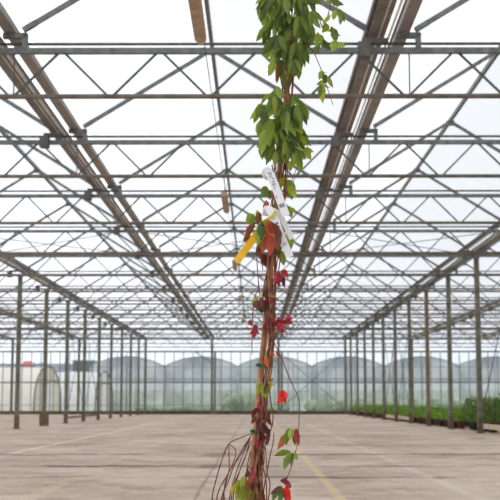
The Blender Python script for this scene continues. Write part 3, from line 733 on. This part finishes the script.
cluster('leaf_cluster', ((280, 486, 270, 494, 7, srgb(96, 66, 60)), (282, 486, 272, 502, 8, G1), (283, 488, 278, 504, 7, G2), (284, 484, 290, 482, 7, RDK), (286, 486, 291, 504, 8, RB_), (284, 488, 287, 506, 7, RD), (281, 482, 288, 476, 6, srgb(120, 66, 66)), (286, 482, 291, 488, 6, RD)), 'dark pink and scarlet leaves at the bottom right of the canes')
cluster('leaf_cluster', ((252, 470, 250, 484, 7, PK), (250, 474, 256, 484, 7, RD), (248, 470, 246, 478, 5, RDK), (254, 466, 252, 474, 5, RD), (240, 480, 236, 492, 6, GY), (242, 484, 243, 500, 6, G3), (238, 488, 236, 502, 6, GY), (248, 488, 246, 504, 7, G3), (254, 486, 258, 504, 7, BR), (250, 490, 254, 506, 6, G3), (244, 476, 240, 488, 6, GY), (246, 480, 250, 494, 7, srgb(150, 110, 60)), (258, 482, 262, 498, 6, G3), (236, 484, 232, 496, 5, YL), (244, 490, 240, 506, 7, GY), (256, 474, 260, 482, 5, PK), (262, 490, 266, 504, 6, BR)), 'pink and yellow green leaves low at the stake')
# ties
def tie(px, py, mat, r_=.016, w_=.010):
    c = P(px, py)
    m = MB(); m.sweep([c + Vector((math.cos(a) * r_ * 1.2, math.sin(a) * r_, .004 * math.sin(a))) for a in [k * math.pi / 8 for k in range(17)]], w_ * .45, 6)
    m.sweep([c + Vector((-.010, -r_ * .9, 0)), c + Vector((-.016, -r_ * 1.0, .003)), c + Vector((-.021, -r_ * 1.0, 0))], w_ * .3, 5)
    m.build('plant_tie', M[mat], plant)
tie(264, 365, 'tie_green', .019); tie(258, 431, 'tie_green', .018); tie(266, 309, 'tie_green', .02); tie(268, 296, 'tie_yellow', .02)
tag(plant, 'tall potted creeper climbing a tan stake, green on top and red below', 'plant')

# tags hanging on the creeper: things of their own
def strip(pts, wpx, dep, thick=.0006):
    c = [at(x, y, YP + d) for (x, y), d in zip(pts, dep)]
    c = smooth(c, 4); m = MB(); n = len(c); wm = wpx * YP / F_PX / 2
    rows = []
    for i, p in enumerate(c):
        d = (c[min(i + 1, n - 1)] - c[max(i - 1, 0)]).normalized(); a = d.cross(Vector((0, 1, 0))).normalized(); b = a.cross(d).normalized()
        rows.append([m.bm.verts.new(p + a * wm * sx + b * thick * sy) for sx, sy in ((-1, -1), (1, -1), (1, 1), (-1, 1))])
    for i in range(n - 1):
        for k in range(4): m.bm.faces.new((rows[i][k], rows[i][(k + 1) % 4], rows[i + 1][(k + 1) % 4], rows[i + 1][k]))
    m.bm.faces.new(rows[0]); m.bm.faces.new(rows[-1][::-1])
    return m, c
def ink(par, c, wpx, marks, name='lettering'):
    """printed marks lying on the face of the strip: (t along, across, length, width) in fractions"""
    m = MB(); n = len(c) - 1; wm = wpx * YP / F_PX
    for t, s_, ln, wd in marks:
        i = min(int(t * n), n - 1); p = c[i].lerp(c[i + 1], t * n - i); d = (c[i + 1] - c[i]).normalized()
        a = d.cross(Vector((0, 1, 0))).normalized(); b = a.cross(d).normalized()
        if b.y > 0: b = -b
        tot = sum((c[k + 1] - c[k]).length for k in range(n))
        p = p + a * wm * s_ + b * .0012
        u, v = d * ln * tot / 2, a * wd * wm / 2
        m.quad([p - u - v, p + u - v, p + u + v, p - u + v])
    o = m.build(name, M['ink'], par); o.matrix_parent_inverse = par.matrix_world.inverted()
    return o
def set_thing(name, label, cat, group=None):
    t = empty(name); tag(t, label, cat, group); return t
t = set_thing('plant_tag', 'white printed plant tag, the upper one, slanting down across the stems', 'tag', 'white tags on the creeper')
m, c = strip([(273, 178), (266, 175), (267, 171), (271, 176), (278, 194), (286, 216)], 8.2, [-.012, -.03, -.045, -.05, -.055, -.06]); m.build('strip', M['tag_white'], t)
bars = [(.895 + .0, -.34 + .062 * i, .06, .03 if i % 3 else .05) for i in range(11)]
txt = [(.52 + .03 * i, (-.12, .1, -.02)[i % 3], .014, .26) for i in range(7)] + [(.70, .1, .10, .06), (.72, -.15, .12, .06), (.82, -.3, .04, .1)]
ink(t, c, 8.2, bars, 'barcode'); ink(t, c, 8.2, txt)
t = set_thing('plant_tag', 'white printed plant tag, the lower one, folded over the stems in two tails', 'tag', 'white tags on the creeper')
m, c = strip([(266, 216), (267, 209), (271, 212), (276, 222), (282, 238), (290, 257)], 7.6, [-.04, -.055, -.062, -.066, -.068, -.07]); m.build('strip', M['tag_white'], t)
ink(t, c, 7.6, [(.86, -.2 + .1 * i, .05, .04) for i in range(5)], 'barcode'); ink(t, c, 7.6, [(.62 + .05 * i, .05, .03, .3) for i in range(3)])
m, c = strip([(270, 209), (279, 214), (285, 225), (292, 239)], 5.5, [-.05, -.045, -.04, -.04]); m.build('tail', M['tag_white'], t)
t = set_thing('yellow_tag', 'plain yellow plant tag hanging down to the left of the stems', 'tag')
m, c = strip([(263, 226), (259, 232), (254, 238.5), (246, 249), (236.5, 262)], 7.2, [.03, .01, -.03, -.045, -.05]); m.build('strip', M['tag_yellow'], t)
m, c = strip([(263, 226), (268, 219), (272, 217), (276, 211)], 3.2, [.03, -.06, -.072, -.07]); m.build('tie', M['tie_yellow'], t)

# ------------------------------------------------------------------ light: bright overcast sky, brighter to the left
wd = bpy.data.worlds.new('overcast'); scene.world = wd; wd.use_nodes = True
nt = wd.node_tree; bg = nt.nodes['Background']
tc = nt.nodes.new('ShaderNodeTexCoord'); sp = nt.nodes.new('ShaderNodeSeparateXYZ'); nt.links.new(tc.outputs['Generated'], sp.inputs[0])
mr = nt.nodes.new('ShaderNodeMapRange'); mr.inputs['From Min'].default_value = -1; mr.inputs['From Max'].default_value = 1
mr.inputs['To Min'].default_value = 1.65; mr.inputs['To Max'].default_value = .45
nt.links.new(sp.outputs['X'], mr.inputs['Value'])
cr = nt.nodes.new('ShaderNodeValToRGB'); cr.color_ramp.elements[0].position = 0.0; cr.color_ramp.elements[0].color = (.80, .86, .95, 1)
cr.color_ramp.elements[1].position = .35; cr.color_ramp.elements[1].color = (1, 1, 1, 1)
nt.links.new(sp.outputs['Z'], cr.inputs['Fac'])
vm = nt.nodes.new('ShaderNodeVectorMath'); vm.operation = 'SCALE'
nt.links.new(cr.outputs['Color'], vm.inputs[0]); nt.links.new(mr.outputs['Result'], vm.inputs['Scale'])
nt.links.new(vm.outputs[0], bg.inputs['Color']); bg.inputs['Strength'].default_value = 1.15

# ------------------------------------------------------------------ camera
cd = bpy.data.cameras.new('camera'); co = bpy.data.objects.new('camera', cd); COL.objects.link(co)
co.location = CAM; co.rotation_euler = (math.pi / 2 + PITCH, 0, YAW)
cd.sensor_width = 36; cd.lens = F_PX * 36 / 500; cd.clip_end = 1000
cd.dof.use_dof = True; cd.dof.focus_distance = YP; cd.dof.aperture_fstop = 11.0
scene.camera = co
vs = scene.view_settings; vs.view_transform = 'Standard'; vs.look = 'None'; vs.gamma = 1; vs.exposure = 0.14
